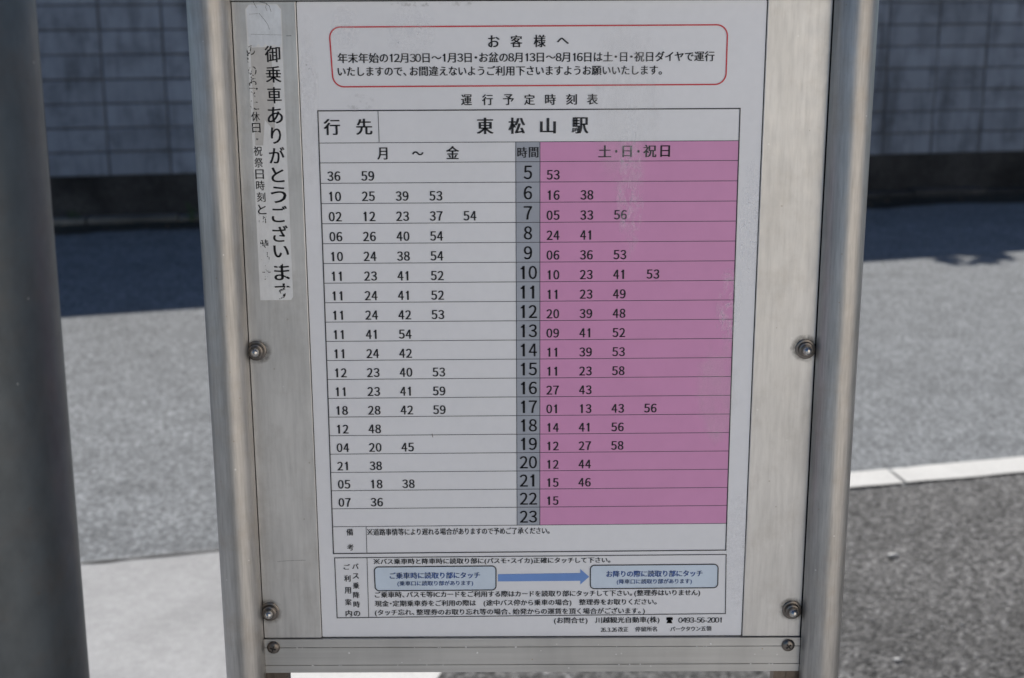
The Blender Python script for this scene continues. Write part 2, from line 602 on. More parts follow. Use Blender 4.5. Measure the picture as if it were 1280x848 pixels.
M_dead = m_plain('dead_leaf', (0.20, 0.14, 0.08), 0.8, nscale=30, var=.5)
bm = bmesh.new()
for i in range(260):
    u_ = random.uniform(-4, 7); dd = WD - 0.17 - abs(random.gauss(0, .14))
    p = wu * u_ + wn * dd
    a_ = random.uniform(0, 6.3); r_ = random.uniform(.008, .02)
    q = [bm.verts.new((p.x + math.cos(a_ + t_) * r_ * k_, p.y + math.sin(a_ + t_) * r_ * k_, .012 + random.uniform(0, .012))) for t_, k_ in ((0, 1), (PI / 2, .5), (PI, 1), (3 * PI / 2, .5))]
    bm.faces.new(q)
tag(obj('leaf_litter', bm, M_dead), 'brown leaf litter lying along the gutter', None, None, 'stuff')

# unseen fence added behind the wall, its top sloped to throw the road shadow
SH = [G(160, 393.5), G(1080, 329.5)]
h2 = Vector((math.sin(SUN_AZ), math.cos(SUN_AZ)))
FB = 0.08                                     # fence stands this far behind the wall's face
top = []
for q in SH:
    q = Vector(q)
    t = ((WD + FB) - q.dot(Vector((wn.x, wn.y)))) / h2.dot(Vector((wn.x, wn.y)))
    p = q + h2 * t
    top.append((p.dot(Vector((wu.x, wu.y))), t * math.tan(SUN_EL)))
(tu0, tz0), (tu1, tz1) = top


def topz(u): return tz0 + (tz1 - tz0) * (u - tu0) / (tu1 - tu0)


fence = empty('added_shadow_fence', wn * (WD + FB), WA)
tag(fence, 'unseen brown board fence added above the block wall to cast the road shadow', 'fence')
zb = ZB + NR * PZ + 0.052
for i in range(36):
    u_ = -5.6 + i * 0.4
    bm = bmesh.new()
    x0, x1 = u_, u_ + 0.3995
    vv = [bm.verts.new(c) for c in ((x0, 0, zb), (x1, 0, zb), (x1, 0, topz(x1)), (x0, 0, topz(x0)))]
    f = bm.faces.new(vv)
    r = bmesh.ops.extrude_face_region(bm, geom=[f])
    bmesh.ops.translate(bm, vec=(0, 0.02, 0), verts=[v for v in r['geom'] if isinstance(v, bmesh.types.BMVert)])
    obj('board', bm, M_wood, fence)
for u_ in range(-5, 9, 2):
    bm = bmesh.new(); box(bm, u_, u_ + .06, 0.021, .06, zb, topz(u_ + .06) - .03)
    obj('post', bm, M_wood, fence)

# shrub growing over the fence at right: its leaves make the ragged bit of the shadow's edge
shr = Vector(G(1215, 322))
tt = ((WD + .5) - shr.dot(Vector((wn.x, wn.y)))) / h2.dot(Vector((wn.x, wn.y)))
sb = shr + h2 * tt
shrub = empty('garden_shrub', (sb.x, sb.y, 0))
tag(shrub, 'leafy garden shrub reaching over the fence behind the wall at right', 'shrub')
bm = bmesh.new()
hz = tt * math.tan(SUN_EL)
lathe(bm, [(.03, 0), (.022, hz * .6), (.008, hz)], 8)
obj('trunk', bm, M_bark, shrub)
bl = bmesh.new()
cl = []
for (px, py, rad, cnt) in ((1168, 319, .09, 60), (1182, 327, .055, 60), (1192, 331, .035, 30), (1215, 317, .09, 60), (1222, 328, .04, 50), (1240, 322, .07, 110), (1256, 324, .03, 22), (1265, 326, .012, 8), (1213, 331, .03, 25), (1235, 328, .05, 60), (1190, 325, .05, 50), (1225, 319, .10, 90), (1250, 320, .05, 60)):
    q = Vector(G(px, py)); t = tt + random.uniform(-.12, .12)
    p = q + h2 * t
    cl.append((Vector((p.x - sb.x, p.y - sb.y, t * math.tan(SUN_EL))), rad, cnt))
for _ in range(14):
    cl.append((Vector((random.uniform(-.5, .35), random.uniform(.1, .5), hz - random.uniform(.2, .6))), .22, 60))
for c, rad, cnt in cl:
    for _ in range(cnt * 3):
        q = c + Vector([random.gauss(0, rad * .5) for _ in range(3)])
        l = Vector([random.gauss(0, 1) for _ in range(3)]).normalized() * .022
        sd = l.cross(Vector([random.gauss(0, 1) for _ in range(3)])).normalized() * .009
        v = [bl.verts.new(k_) for k_ in (q - l, q + sd, q + l, q - sd)]
        bl.faces.new(v)
obj('crown', bl, M_leaf, shrub)

# unseen cream house added behind the viewer for warm reflections and bounced light
cw = empty('added_bounce_house', (0.75, -4.4, 0), math.radians(6))
tag(cw, 'unseen two storey cream house added behind the viewer to bounce warm light', 'house')
bm = bmesh.new(); box(bm, 0, 12, -7, 0, 0, 6.0); obj('wall', bm, M_cream, cw)
bm = bmesh.new()
vv = [bm.verts.new(c) for c in ((-.6, -7.6, 6.002), (12.6, -7.6, 6.002), (12.6, .6, 6.002), (-.6, .6, 6.002), (-.6, -3.5, 8.0), (12.6, -3.5, 8.0))]
for f_ in ((0, 1, 2, 3), (3, 2, 5, 4), (1, 0, 4, 5), (0, 3, 4), (2, 1, 5)): bm.faces.new([vv[k] for k in f_])
obj('roof', bm, M_roof, cw)
for wx, wz in ((6.2, 1.0), (9.2, 1.0), (2.2, 3.7), (6.2, 3.7), (9.2, 3.7)):
    bm = bmesh.new()
    for a_ in ((wx, wx + 1.6, wz, wz + .06), (wx, wx + 1.6, wz + 1.14, wz + 1.2), (wx, wx + .06, wz + .061, wz + 1.139), (wx + 1.54, wx + 1.6, wz + .061, wz + 1.139), (wx + .77, wx + .83, wz + .061, wz + 1.139)):
        box(bm, a_[0], a_[1], .001, .07, a_[2], a_[3])
    wf = obj('window', bm, M_rail, cw)
    bm = bmesh.new(); box(bm, wx + .03, wx + 1.57, .003, .03, wz + .03, wz + 1.17); obj('pane', bm, M_glass, wf)

# ------------------------------------------------------------------ bus stop sign
sign = empty('bus_stop_sign', (0, 0, 0))
tag(sign, 'steel bus stop sign holding a white and pink Japanese timetable between two tubes', 'sign')
TZ0, TZ1 = 0.0, 2.25
for sx in (-1, 1):
    bm = bmesh.new()
    lathe(bm, [(0, TZ0), (.0136, TZ0), (.0136, TZ1 - .004), (.012, TZ1), (0, TZ1 + .001)], 96, Matrix.Translation((sx * 0.2034, -0.004, 0)))
    obj('tube_post', bm, M_tube, sign, smooth=True)
ZT, ZBm = 1.4236, 0.9862
XL0, XL1, XR0, XR1 = -0.1899, -0.1494, 0.1487, 0.1896
for x0, x1 in ((XL0, XL1), (XR0, XR1)):
    bm = bmesh.new()
    box(bm, x0, x1, 0.0, 0.003, ZBm, ZT)
    obj('side_plate', bm, M_alu_r, sign, bevel=.0004, seg=2)
bm = bmesh.new(); box(bm, -0.1940, 0.1938, 0.0036, 0.012, .962, 1.455); obj('backing_board', bm, M_gap, sign)


def rail(name, z0, z1, grooves, yf):
    """extruded rail whose front face has narrow grooves"""
    bm = bmesh.new()
    pts = [(0.0034, z0), (yf, z0)]
    for gz in grooves:
        pts += [(yf, gz - .00030), (yf + .0008, gz - .00012), (yf + .0008, gz + .00012), (yf, gz + .00030)]
    pts += [(yf, z1), (0.0034, z1)]
    a = [bm.verts.new((-0.1899, y, z)) for y, z in pts]
    b = [bm.verts.new((0.1896, y, z)) for y, z in pts]
    for i in range(len(pts)):
        j = (i + 1) % len(pts)
        bm.faces.new((a[i], a[j], b[j], b[i]))
    bm.faces.new(a[::-1]); bm.faces.new(b)
    return obj(name, bm, M_rail, sign)


rail('bottom_rail', 0.9598, 0.9856, (.9655, .9792), -0.0012)
rail('top_rail', 1.4242, 1.4500, (1.4306, 1.4443), -0.0012)
for sx in (-1, 1):     # channels that carry the panel, seen just under the rail
    bm = bmesh.new()
    xa, xb = (0.1725, 0.1925) if sx > 0 else (-0.1925, -0.1750)
    box(bm, xa, xb, 0.002, 0.014, 0.70, 0.9592)
    m_ = (xa + xb) / 2 - .001
    box(bm, m_, m_ + .0012, 0.0012, 0.003, 0.70, 0.9592)
    obj('mounting_channel', bm, M_brown, sign)


# acorn bolts on the side plates: washer, collar, polished cap
def bolt_parts():
    f = Matrix.Rotation(PI / 2, 4, 'X')          # local z -> -y
    b1 = bmesh.new(); lathe(b1, [(.0068, 0), (.0068, .0009), (.0064, .0012), (.0052, .0012), (.0050, .0006), (0, .0006)], 40, f)
    b2 = bmesh.new(); lathe(b2, [(.0052, .0005), (.0052, .0028), (.0048, .0036), (.0040, .0039), (.0034, .0036), (0, .0036)], 40, f)
    b3 = bmesh.new(); lathe(b3, [(.0031, .0035), (.0030, .0062), (.0026, .0074), (.0017, .0083), (.0008, .0087), (0, .0088)], 32, f)
    return b1, b2, b3


P4 = [(-0.1852, 1.1966), (0.1832, 1.1963), (-0.1851, 1.0068), (0.1829, 1.0065)]
first = None
for x, z in P4:
    if first is None:
        b1, b2, b3 = bolt_parts()
        bolt = obj('bolt', b2, M_screw, sign, smooth=True)
        wsh = obj('washer', b1, M_screw, bolt, smooth=True)
        cap = obj('cap', b3, M_bright, bolt, smooth=True)
        bolt.location = (x, 0.0, z)
        first = bolt
    else:
        b = first.copy(); COL.objects.link(b); b.location = (x, 0, z); b.parent = sign
        b.rotation_euler = (0, random.uniform(0, 3), 0)
        for ch in (wsh, cap):
            c_ = ch.copy(); COL.objects.link(c_); c_.parent = b
# cross head screws of the rail
f = Matrix.Rotation(PI / 2, 4, 'X')
sc0 = None
for x, z, rr in ((-0.1835, 0.9797, .3), (0.1812, 0.9800, .9)):
    if sc0 is None:
        bm = bmesh.new(); lathe(bm, [(.0046, 0), (.0046, .0008), (.0041, .0017), (.0030, .0024), (.0016, .00275), (0, .0028)], 40, f)
        o = obj('screw', bm, M_screw, sign, smooth=True)
        bm = bmesh.new(); box(bm, -.0021, .0021, -.0031, -.0010, -.00045, .00045); box(bm, -.00045, .00045, -.00312, -.0010, -.0021, .0021)
        rc = obj('recess_shade', bm, M_gap, o)  # raised cross, its near-black colour stands in for shade in the slot
        sc0 = o
    else:
        o = sc0.copy(); COL.objects.link(o); o.parent = sign
        c_ = rc.copy(); COL.objects.link(c_); c_.parent = o
    o.location = (x, -0.0012, z); o.rotation_euler = (0, rr, 0)

# ---- timetable sheet
Y_SHEET = 0.0012
bm = bmesh.new()
shp = []
x0, x1, z0, z1 = -0.1489, 0.1481, 0.9864, 1.4234
rr = .0009
for cx, cz, a0 in ((x1 - rr, z0 + rr, -90), (x1 - rr, z1 - rr, 0), (x0 + rr, z1 - rr, 90), (x0 + rr, z0 + rr, 180)):
    for k in range(6):
        a = math.radians(a0 + 18 * k)
        shp.append((cx + rr * math.cos(a), cz + rr * math.sin(a)))
vv = [bm.verts.new((x, Y_SHEET, z)) for x, z in shp]
fc = bm.faces.new(vv)
r = bmesh.ops.extrude_face_region(bm, geom=[fc])
bmesh.ops.translate(bm, vec=(0, 0.0016, 0), verts=[v for v in r['geom'] if isinstance(v, bmesh.types.BMVert)])
sheet = obj('timetable_sheet', bm, M_sheet, sign)
sheet['label'] = 'white laminated timetable sheet with a pink weekend half'

YP = Y_SHEET - 0.00012      # flat print (panels), lines and letters a hair in front
YL = Y_SHEET - 0.00022
YT = Y_SHEET - 0.00032


def flat(name, polys, y, mat, parent=None, label=None):
    vs, fs = [], []
    for p in polys:
        fs.append(list(range(len(vs), len(vs) + len(p))))
        vs += [(q[0], y, q[1]) for q in p]
    me = bpy.data.meshes.new(name)
    me.from_pydata(vs, [], fs)
    o = link(name, me, mat, parent or sheet)
    if label: o['label'] = label
    return o


def seg(a, b, wd):
    a, b = Vector(a), Vector(b)
    d = (b - a).normalized(); n = Vector((-d.y, d.x)) * wd / 2
    e = d * wd / 2
    return [tuple(a - e - n), tuple(b + e - n), tuple(b + e + n), tuple(a - e + n)]


# table frame in sheet measure: corners taken from the sheet itself, millimetres
TL, TR, BL_, BR_ = Vector((-.1380, 1.3553)), Vector((.1336, 1.3558)), Vector((-.1388, 1.0498)), Vector((.1349, 1.0513))


def B(s, t):
    """s: 0..1 across the table, t: 0..1 down"""
    return (TL * (1 - s) + TR * s) * (1 - t) + (BL_ * (1 - s) + BR_ * s) * t


def Bx(x, t):
    """point at nominal x (metres) and depth t"""
    return B((x + .1383) / .2725, t)


THT = 0.3050


def tz(z): return (1.3553 - z) / THT     # nominal z -> t
row0 = tz(1.3219); rowh = 0.013247 / THT
T_HEAD = tz(1.3347)
T_ROWS = [row0 + rowh * i for i in range(20)]
XA0, XA1 = P(644.3, 178)[0], P(674.5, 178)[0]
XB0, XB1 = P(646.8, 655)[0], P(675.4, 655)[0]
HA, HB = (XA0 + XB0) / 2, (XA1 + XB1) / 2
thick, thin = 0.00072, 0.00040
flat('pink_panel', [[Bx(HB, T_HEAD), B(1, T_HEAD), B(1, T_ROWS[19]), Bx(HB, T_ROWS[19])]], YP, M_pink)
flat('hour_column', [[Bx(HA, T_HEAD), Bx(HB, T_HEAD), Bx(HB, T_ROWS[19]), Bx(HA, T_ROWS[19])]], YP, M_grey)
flat('table_border', [seg(B(0, 0), B(1, 0), thick), seg(B(1, 0), B(1, 1), thick), seg(B(1, 1), B(0, 1), thick), seg(B(0, 1), B(0, 0), thick)], YT, M_ink)
flat('row_lines', [seg(B(0, T_HEAD), B(1, T_HEAD), thin)] + [seg(B(0, t), B(1, t), thin) for t in T_ROWS], YL, M_line)
flat('column_lines', [seg(Bx(HA, T_HEAD), Bx(HA, T_ROWS[19]), thin), seg(Bx(HB, T_HEAD), Bx(HB, T_ROWS[19]), thin),
                      seg(P(472.3, 139), P(473.8, 177.5), thin), seg(P(457.5, 659.5), P(458.4, 692.5), thin)], YL - 0.00003, M_line)
bx = [P(418, 698.3), P(908, 694), P(907, 768), P(421.3, 773.3)]
flat('guide_box', [seg(bx[i], bx[(i + 1) % 4], .00058) for i in range(4)] + [seg(P(458.6, 698.3), P(460.8, 773), thin)], YT, M_ink)


def rounded(c, r, n=8):
    """corner points tl,tr,br,bl -> outline with rounded corners"""
    out = []
    for i in range(4):
        p = Vector(c[i]); a = Vector(c[i - 1]); b = Vector(c[(i + 1) % 4])
        da, db = (a - p).normalized(), (b - p).normalized()
        ctr = p + da * r + db * r
        s0 = (p + da * r) - ctr; s1 = (p + db * r) - ctr
        for k in range(n + 1):
            t = k / n * PI / 2
            out.append(ctr + s0 * math.cos(t) + s1 * math.sin(t))
    return out


def ring(pts, wd):
    c = sum(pts, Vector((0, 0))) / len(pts)
    out = []
    nrm = []
    L = len(pts)
    for i in range(L):
        d = (pts[(i + 1) % L] - pts[i - 1]).normalized()
        nrm.append(Vector((-d.y, d.x)))
    for i in range(L):
        j = (i + 1) % L
        out.append([pts[i] - nrm[i] * wd / 2, pts[j] - nrm[j] * wd / 2, pts[j] + nrm[j] * wd / 2, pts[i] + nrm[i] * wd / 2])
    return out


red = rounded([P(411, 34.2), P(910, 31.2), P(907.5, 105.8), P(416.5, 109.0)], .0070, 10)
flat('red_frame', ring(red, .00085), YT, M_red)
for c in ([P(467.5, 709.7), P(620, 708.4), P(620, 738.4), P(469, 739.5)], [P(738, 707.6), P(898, 706.2), P(897.3, 735.6), P(738, 736.9)]):
    o = rounded(c, .0030, 6)
    flat('touch_panel', [o], YP, M_panelblue)
    flat('touch_panel_outline', ring(o, .00078), YT, M_ink)
flat('arrow', [[P(622.5, 718.8), P(622.5, 727.8), P(725.5, 727.0), P(725.5, 731.8), P(736.5, 721.8), P(725.5, 712.2), P(725.5, 717.3)]], YL, M_arrow)

# ---- lettering
FONT_N = [0]


def glyph_mesh(s, bold=0.0, res=3):
    cu = bpy.data.curves.new('t', 'FONT')
    cu.body = s
    cu.size = 1.0
    cu.resolution_u = res
    cu.offset = bold
    cu.fill_mode = 'FRONT' if hasattr(cu, 'fill_mode') else cu.fill_mode
    o = bpy.data.objects.new('t', cu)
    COL.objects.link(o)
    bpy.context.view_layer.update()
    dg = bpy.context.evaluated_depsgraph_get()
    me = o.evaluated_get(dg).to_mesh()
    vs = [(v.co.x, v.co.y) for v in me.vertices]
    fs = [tuple(p.vertices) for p in me.polygons]
    o.evaluated_get(dg).to_mesh_clear()
    bpy.data.objects.remove(o)
    bpy.data.curves.remove(cu)
    return vs, fs


CACHE = {}
EM = None


def one_glyph():
    """the plain upright 1 of a gothic face, in em units"""
    return [(.44, 0), (.54, 0), (.54, .74), (.455, .74), (.44, .69), (.40, .645), (.33, .615), (.33, .545), (.44, .57)], [(0, 1, 2, 8), (2, 3, 4, 8), (4, 5, 6, 8), (6, 7, 8)]


def cell(c):
    """glyph outline, advance (em)"""
    global EM
    if EM is None:
        a = glyph_mesh('口')[0]; b = glyph_mesh('口口')[0]
        EM = (max(v[0] for v in b) - max(v[0] for v in a))
    if c == '1':
        v, f = one_glyph(); return [(x - .20, y) for x, y in v], f, .52
    if c.isdigit():
        v, f = glyph_mesh(chr(0xFF10 + int(c)))
        v = [(x / EM, y / EM) for x, y in v]
        mid = (min(q[0] for q in v) + max(q[0] for q in v)) / 2
        return [(q[0] - mid + .26, q[1]) for q in v], f, .52
    if c == '※':
        v, f = [], []
        for p, q in (((.12, .02), (.88, .78)), ((.12, .78), (.88, .02))):
            n0 = len(v); d = .03
            sg = 1 if q[1] > p[1] else -1
            v += [(p[0] - d, p[1] + d * sg), (p[0] + d, p[1] - d * sg), (q[0] + d, q[1] - d * sg), (q[0] - d, q[1] + d * sg)]
            f.append((n0, n0 + 1, n0 + 2, n0 + 3))
        for p in ((.5, .74), (.5, .06), (.16, .4), (.84, .4)):
            n0 = len(v); d = .06
            v += [(p[0] - d, p[1]), (p[0], p[1] - d), (p[0] + d, p[1]), (p[0], p[1] + d)]
            f.append((n0, n0 + 1, n0 + 2, n0 + 3))
        return v, f, 1.0
    if c == '☎':
        v = [(.05, .62), (.95, .62), (.92, .84), (.08, .84), (.05, .46), (.27, .46), (.27, .62), (.73, .62), (.73, .46), (.95, .46),
             (.34, .6), (.66, .6), (.92, .04), (.08, .04), (.30, .46), (.70, .46)]
        return v, [(0, 1, 2, 3), (4, 5, 6, 0), (8, 9, 1, 7), (13, 12, 11, 10)], 1.0
    if c in ' ': return [], [], .5
    if c == '　': return [], [], 1.0
    if ord(c) < 128:
        v, f = glyph_mesh(c)
        v = [(x / EM, y / EM) for x, y in v]
        x0, x1 = min(q[0] for q in v), max(q[0] for q in v)
        g_ = .14 if c == '.' else .07
        if c == '.':
            v = [(.0, 0), (.13, 0), (.13, .13), (0, .13)]; f = [(0, 1, 2, 3)]; x0, x1 = 0, .13
        return [(x - x0 + g_, y) for x, y in v], f, x1 - x0 + 2 * g_
    v, f = glyph_mesh(c)
    v = [(x / EM, y / EM) for x, y in v]
    if c == '・': return [(x - .25, y) for x, y in v], f, .5
    if c in '、。': return v, f, .62
    if 0x3040 < ord(c) < 0x3100:
        return [((x - .5) * .96 + .47, y) for x, y in v], f, .94
    return v, f, 1.0


def gm(s, bold=0.0):
    """outline of a string; bold sets the strokes doubled by that share of an em"""
    k = (s, bold)
    if k not in CACHE:
        vs, fs, pen = [], [], 0.0
        for c in s:
            if c not in CACHE: CACHE[c] = cell(c)
            v, f, adv = CACHE[c]
            for d in ((0.0,) if not bold else (-bold / 2, bold / 2)):
                n0 = len(vs)
                vs += [(x + pen + d, y) for x, y in v]
                fs += [tuple(n0 + i for i in q) for q in f]
            pen += adv
        CACHE[k] = (vs, fs)
    return CACHE[k]


def put(geo, bl, br, h, out_v, out_f):
    """map ink bounding box of geo onto the box with foot from bl to br and height h"""
    vs, fs = geo
    xs = [v[0] for v in vs]; ys = [v[1] for v in vs]
    a, b, c, d = min(xs), max(xs), min(ys), max(ys)
    bl, br = Vector(bl), Vector(br)
    ux = br - bl
    un = Vector((-ux.y, ux.x)).normalized()
    n0 = len(out_v)
    for x, y in vs:
        q = bl + ux * ((x - a) / (b - a)) + un * h * ((y - c) / (d - c))
        out_v.append(q)
    out_f += [tuple(n0 + i for i in f_) for f_ in fs]


def emit(name, vs, fs, mat, parent=None, y=YT, label=None):
    me = bpy.data.meshes.new(name)
    me.from_pydata([(v.x, y, v.y) for v in vs], [], fs)
    # flat print faces the street
    o = link(name, me, mat, parent or sheet)
    if label: o['label'] = label
    return o


def line(name, s, xl, xr, ybl, ybr, hpx, mat=None, bold=0.045, parent=None, y=YT):
    vs, fs = [], []
    a, b = P(xl, ybl), P(xr, ybr)
    h = P(xl, ybl - hpx)[1] - a[1]
    put(gm(s, bold), a, b, h, vs, fs)
    return emit(name, vs, fs, mat or M_ink, parent, y)


def chars(name, items, mat=None, bold=0.045, parent=None, y=YT):
    """items: (char, x0, y0, x1, y1) ink boxes"""
    vs, fs = [], []
    if parent is not None:
        for it in items:
            v1, f1 = [], []
            ch, xa, ya, xb, yb = it
            a = P(xa, yb); b = P(xb, yb - (xb - xa) * .0045)
            put(gm(ch, bold), a, b, P(xa, ya)[1] - a[1], v1, f1)
            emit('printed_character', v1, f1, mat or M_ink, parent, y)
        return
    for ch, xa, ya, xb, yb in items:
        a = P(xa, yb); b = P(xb, yb - (xb - xa) * .0045)
        put(gm(ch, bold), a, b, P(xa, ya)[1] - a[1], vs, fs)
    return emit(name, vs, fs, mat or M_ink, parent, y)


chars('notice_heading', [('お', 610, 44.5, 624.5, 59.3), ('客', 638, 44.3, 653, 59.3), ('様', 667, 43.8, 682.3, 59.3), ('へ', 696, 47.5, 711.3, 55.2)], bold=.055)
line('notice_line', '年末年始の12月30日～1月3日・お盆の8月13日～8月16日は土・日・祝日ダイヤで運行', 422, 893.3, 79.3, 76.8, 12.6)
line('notice_line', 'いたしますので、お間違えないようご利用下さいますようお願いいたします。', 422, 827.7, 95.8, 93.9, 12.2)
P7 = '運行予定時刻表'
chars('table_title', [(c, 576.3 + 26.25 * i, 118.5 - .12 * i, 590 + 26.25 * i, 132.0 - .15 * i) for i, c in enumerate(P7)])
chars('destination_heading', [('行', 404.7, 149.2, 425.3, 169.2), ('先', 445, 148.9, 465.6, 169)], bold=.055)
chars('destination_name', [('東', 596, 147.6, 617, 168), ('松', 635.5, 147.4, 656.5, 167.8), ('山', 675, 148, 695, 167.2), ('駅', 714.6, 147.1, 735.6, 167.3)], bold=.07)
chars('weekday_heading', [('月', 471.5, 184.8, 484.5, 200), ('～', 515, 189.6, 529.5, 194.6), ('金', 557.6, 183, 574, 199.3)], bold=.055)
chars('hour_heading', [('時', 646.6, 184.4, 659.2, 197.6), ('間', 661, 184.4, 673.2, 197.4)], bold=.055)
chars('weekend_heading', [('土', 748, 182.2, 764.2, 197), ('・', 768.8, 188, 772, 191.3), ('日', 778, 182.6, 790, 196.8), ('・', 796.6, 188, 799.8, 191.3), ('祝', 804, 181.4, 820.8, 197), ('日', 825.4, 182.2, 837.6, 196.6)], bold=.055)
chars('remarks_heading', [('備', 433, 662, 441.4, 670.2), ('考', 434, 681.2, 442, 689)], bold=.04)
line('remarks_line', '※道路事情等により遅れる場合がありますので予めご了承ください。', 459, 687, 670.4, 668.2, 8.4)
line('guide_line', '※バス乗車時と降車時に読取り部に(パスモ・スイカ)正確にタッチして下さい。', 467, 763.2, 707.6, 705.4, 8.2, bold=.055)
line('guide_line', 'ご乗車時、パスモ等ICカードをご利用する際はカードを読取り部にタッチして下さい。(整理券はいりません)', 468.5, 875.4, 749.4, 746.4, 8.6, bold=.055)
line('guide_line', '現金・定期乗車券をご利用の際は　(途中バス停から乗車の場合)　整理券をお取りください。', 468.5, 821, 760.4, 757.8, 8.6, bold=.055)
line('guide_line', '(タッチ忘れ、整理券のお取り忘れ等の場合、始発からの運賃を頂く場合がございます。)', 468.5, 806.3, 771.4, 769, 8.6, bold=.055)
line('touch_panel_text', 'ご乗車時に読取り部にタッチ', 487, 600.2, 724.6, 723.8, 8.0, M_blue, .07)
line('touch_panel_text', '(乗車口に読取り部があります)', 496.7, 591.5, 734.2, 733.5, 6.9, M_blue, .05)
line('touch_panel_text', 'お降りの際に読取り部にタッチ', 758, 878.5, 722.4, 721.5, 8.0, M_blue, .07)
line('touch_panel_text', '(降車口に読取り部があります)', 771, 865, 731.9, 731.2, 6.9, M_blue, .05)
line('contact_line', '(お問合せ)　川越観光自動車(株)　', 692.5, 824.5, 781.4, 780.4, 8.6, bold=.055)
line('contact_line', '☎', 833, 841, 780.0, 780.0, 7.4, bold=.055)
line('contact_line', '0493-56-2001', 848, 902.3, 779.4, 779.2, 6.5)
line('revision_line', '26.3.26', 751, 771.3, 790.9, 790.7, 5.2, bold=.055)
line('revision_line', '改正', 772.8, 785.6, 790.8, 790.6, 6.1)
line('stop_name_heading', '停留所名', 794, 821.5, 790.6, 790.2, 6.1)
line('stop_name_line', 'パークタウン五領', 838, 889.7, 790.4, 789.6, 6.1, bold=.055)
for nm, s, x0_, x1_, ys in (('guide_heading', 'バス乗降時の', 444.2, 446.2, (708.8, 721, 733, 744.8, 756.4, 768)), ('guide_heading', 'ご利用案内', 433.5, 436, (709.6, 724, 739, 753.6, 767.6))):
    it = []
    for i, c in enumerate(s):
        x = x0_ + (x1_ - x0_) * i / (len(s) - 1)
        hh = 3.9 if ord(c) > 0x4e00 else 3.3
        it.append((c, x - 4.1, ys[i] - hh, x + 4.1, ys[i] + hh))
    chars(nm, it, bold=.055)

# ---- departures
WEEK = {5: '36 59', 6: '10 25 39 53', 7: '02 12 23 37 54', 8: '06 26 40 54', 9: '10 24 38 54', 10: '11 23 41 52', 11: '11 24 41 52',
        12: '11 24 42 53', 13: '11 41 54', 14: '11 24 42', 15: '12 23 40 53', 16: '11 23 41 59', 17: '18 28 42 59', 18: '12 48', 19: '04 20 45',
        20: '21 38', 21: '05 18 38', 22: '07 36', 23: ''}
ENDW = {5: '53', 6: '16 38', 7: '05 33 56', 8: '24 41', 9: '06 36 53', 10: '10 23 41 53', 11: '11 23 49', 12: '20 39 48', 13: '09 41 52',
        14: '11 39 53', 15: '11 23 58', 16: '27 43', 17: '01 13 43 56', 18: '14 41 56', 19: '12 27 58', 20: '12 44', 21: '15 46', 22: '15', 23: ''}


def digits(s, xc, tb, cell, wd, h, bold, vs, fs):
    """digits of a number centred at nominal x, standing on depth tb (table measure)"""
    for i, c in enumerate(s):
        cx = xc + (i - (len(s) - 1) / 2) * cell
        if c == '1':
            a, b = cx - wd * .32, cx + wd * .18
        else:
            a, b = cx - wd / 2, cx + wd / 2
        put(gm(c, bold), Bx(a, tb), Bx(b, tb), h, vs, fs)


for hr in range(5, 24):
    t1 = T_ROWS[hr - 4]
    for tab, xs0, nm in ((WEEK, -.1293, 'weekday_departures'), (ENDW, .0137, 'weekend_departures')):
        if not tab[hr]: continue
        vs, fs = [], []
        for j, s in enumerate(tab[hr].split()):
            digits(s, xs0 + .0221 * j, t1 - .00155 / THT, .00455, .0040, .0062, .07, vs, fs)
        emit(nm, vs, fs, M_ink)
    vs, fs = [], []
    digits(str(hr), (HA + HB) / 2, t1 - .0019 / THT, .0063, .0056, .0088, .045, vs, fs)
    emit('hour_number', vs, fs, M_ink)

# ---- worn films on the laminate (each a thin residue patch on the sheet)
YF = Y_SHEET - 0.00045


def film(name, x0, y0, x1, y1, mat, par=None, y=YF):
    c = [P(x0, y0), P(x1, y0), P(x1, y1), P(x0, y1)]
    return flat(name, [[c[3], c[2], c[1], c[0]]], y, mat, par)


film('residue_patch', 480, 4, 548, 80, M_film)
film('residue_patch', 412, 2, 450, 70, M_film)
film('scuff_patch', 371, 10, 398, 240, M_film3)
film('scuff_patch', 375, 60, 396, 150, M_film)
film('scuff_patch', 770, 120, 805, 330, M_film2, y=YF - .0001)
film('haze_patch', 735, 2, 830, 250, M_film3)
film('scuff_patch', 925, 190, 951, 370, M_film2)
film('scuff_patch', 895, 330, 928, 440, M_film2)
film('scuff_patch', 868, 420, 925, 560, M_film3, y=YF - .0002)
film('haze_patch', 908, 600, 932, 780, M_film)
film('grime_patch', 480, 1.5, 610, 9, M_grime, y=YF - .00015)
film('grime_patch', 430, 116, 470, 140, M_grime, y=YF - .00025)

# ---- vertical sticker on the left side plate
YS = -0.0002
sp = [P(306.5, 12), P(311, 6), P(346, 5.5), P(351.5, 12), P(353, 58), P(366.5, 371), P(364, 375), P(325.5, 375.5), P(309.5, 58)]


def make_sticker_mat(name, col, cont):
    k = N(name)
    g = k.geo()
    a = k.noise(g, 70, 5, 0.65); b = k.noise(k.mapping(g, scale=(1, 1, 0.3)), 400, 3, 0.6)
    c = k.mix(1.0, col, k.ramp(a, [(0.3, 1 - cont), (0.6, 1.0)]), 'MULTIPLY')
    c = k.mix(1.0, c, k.ramp(b, [(0.3, 1 - cont * .6), (0.6, 1.0)]), 'MULTIPLY')
    k.set(Base_Color=c, Roughness=0.45)
    return k.m


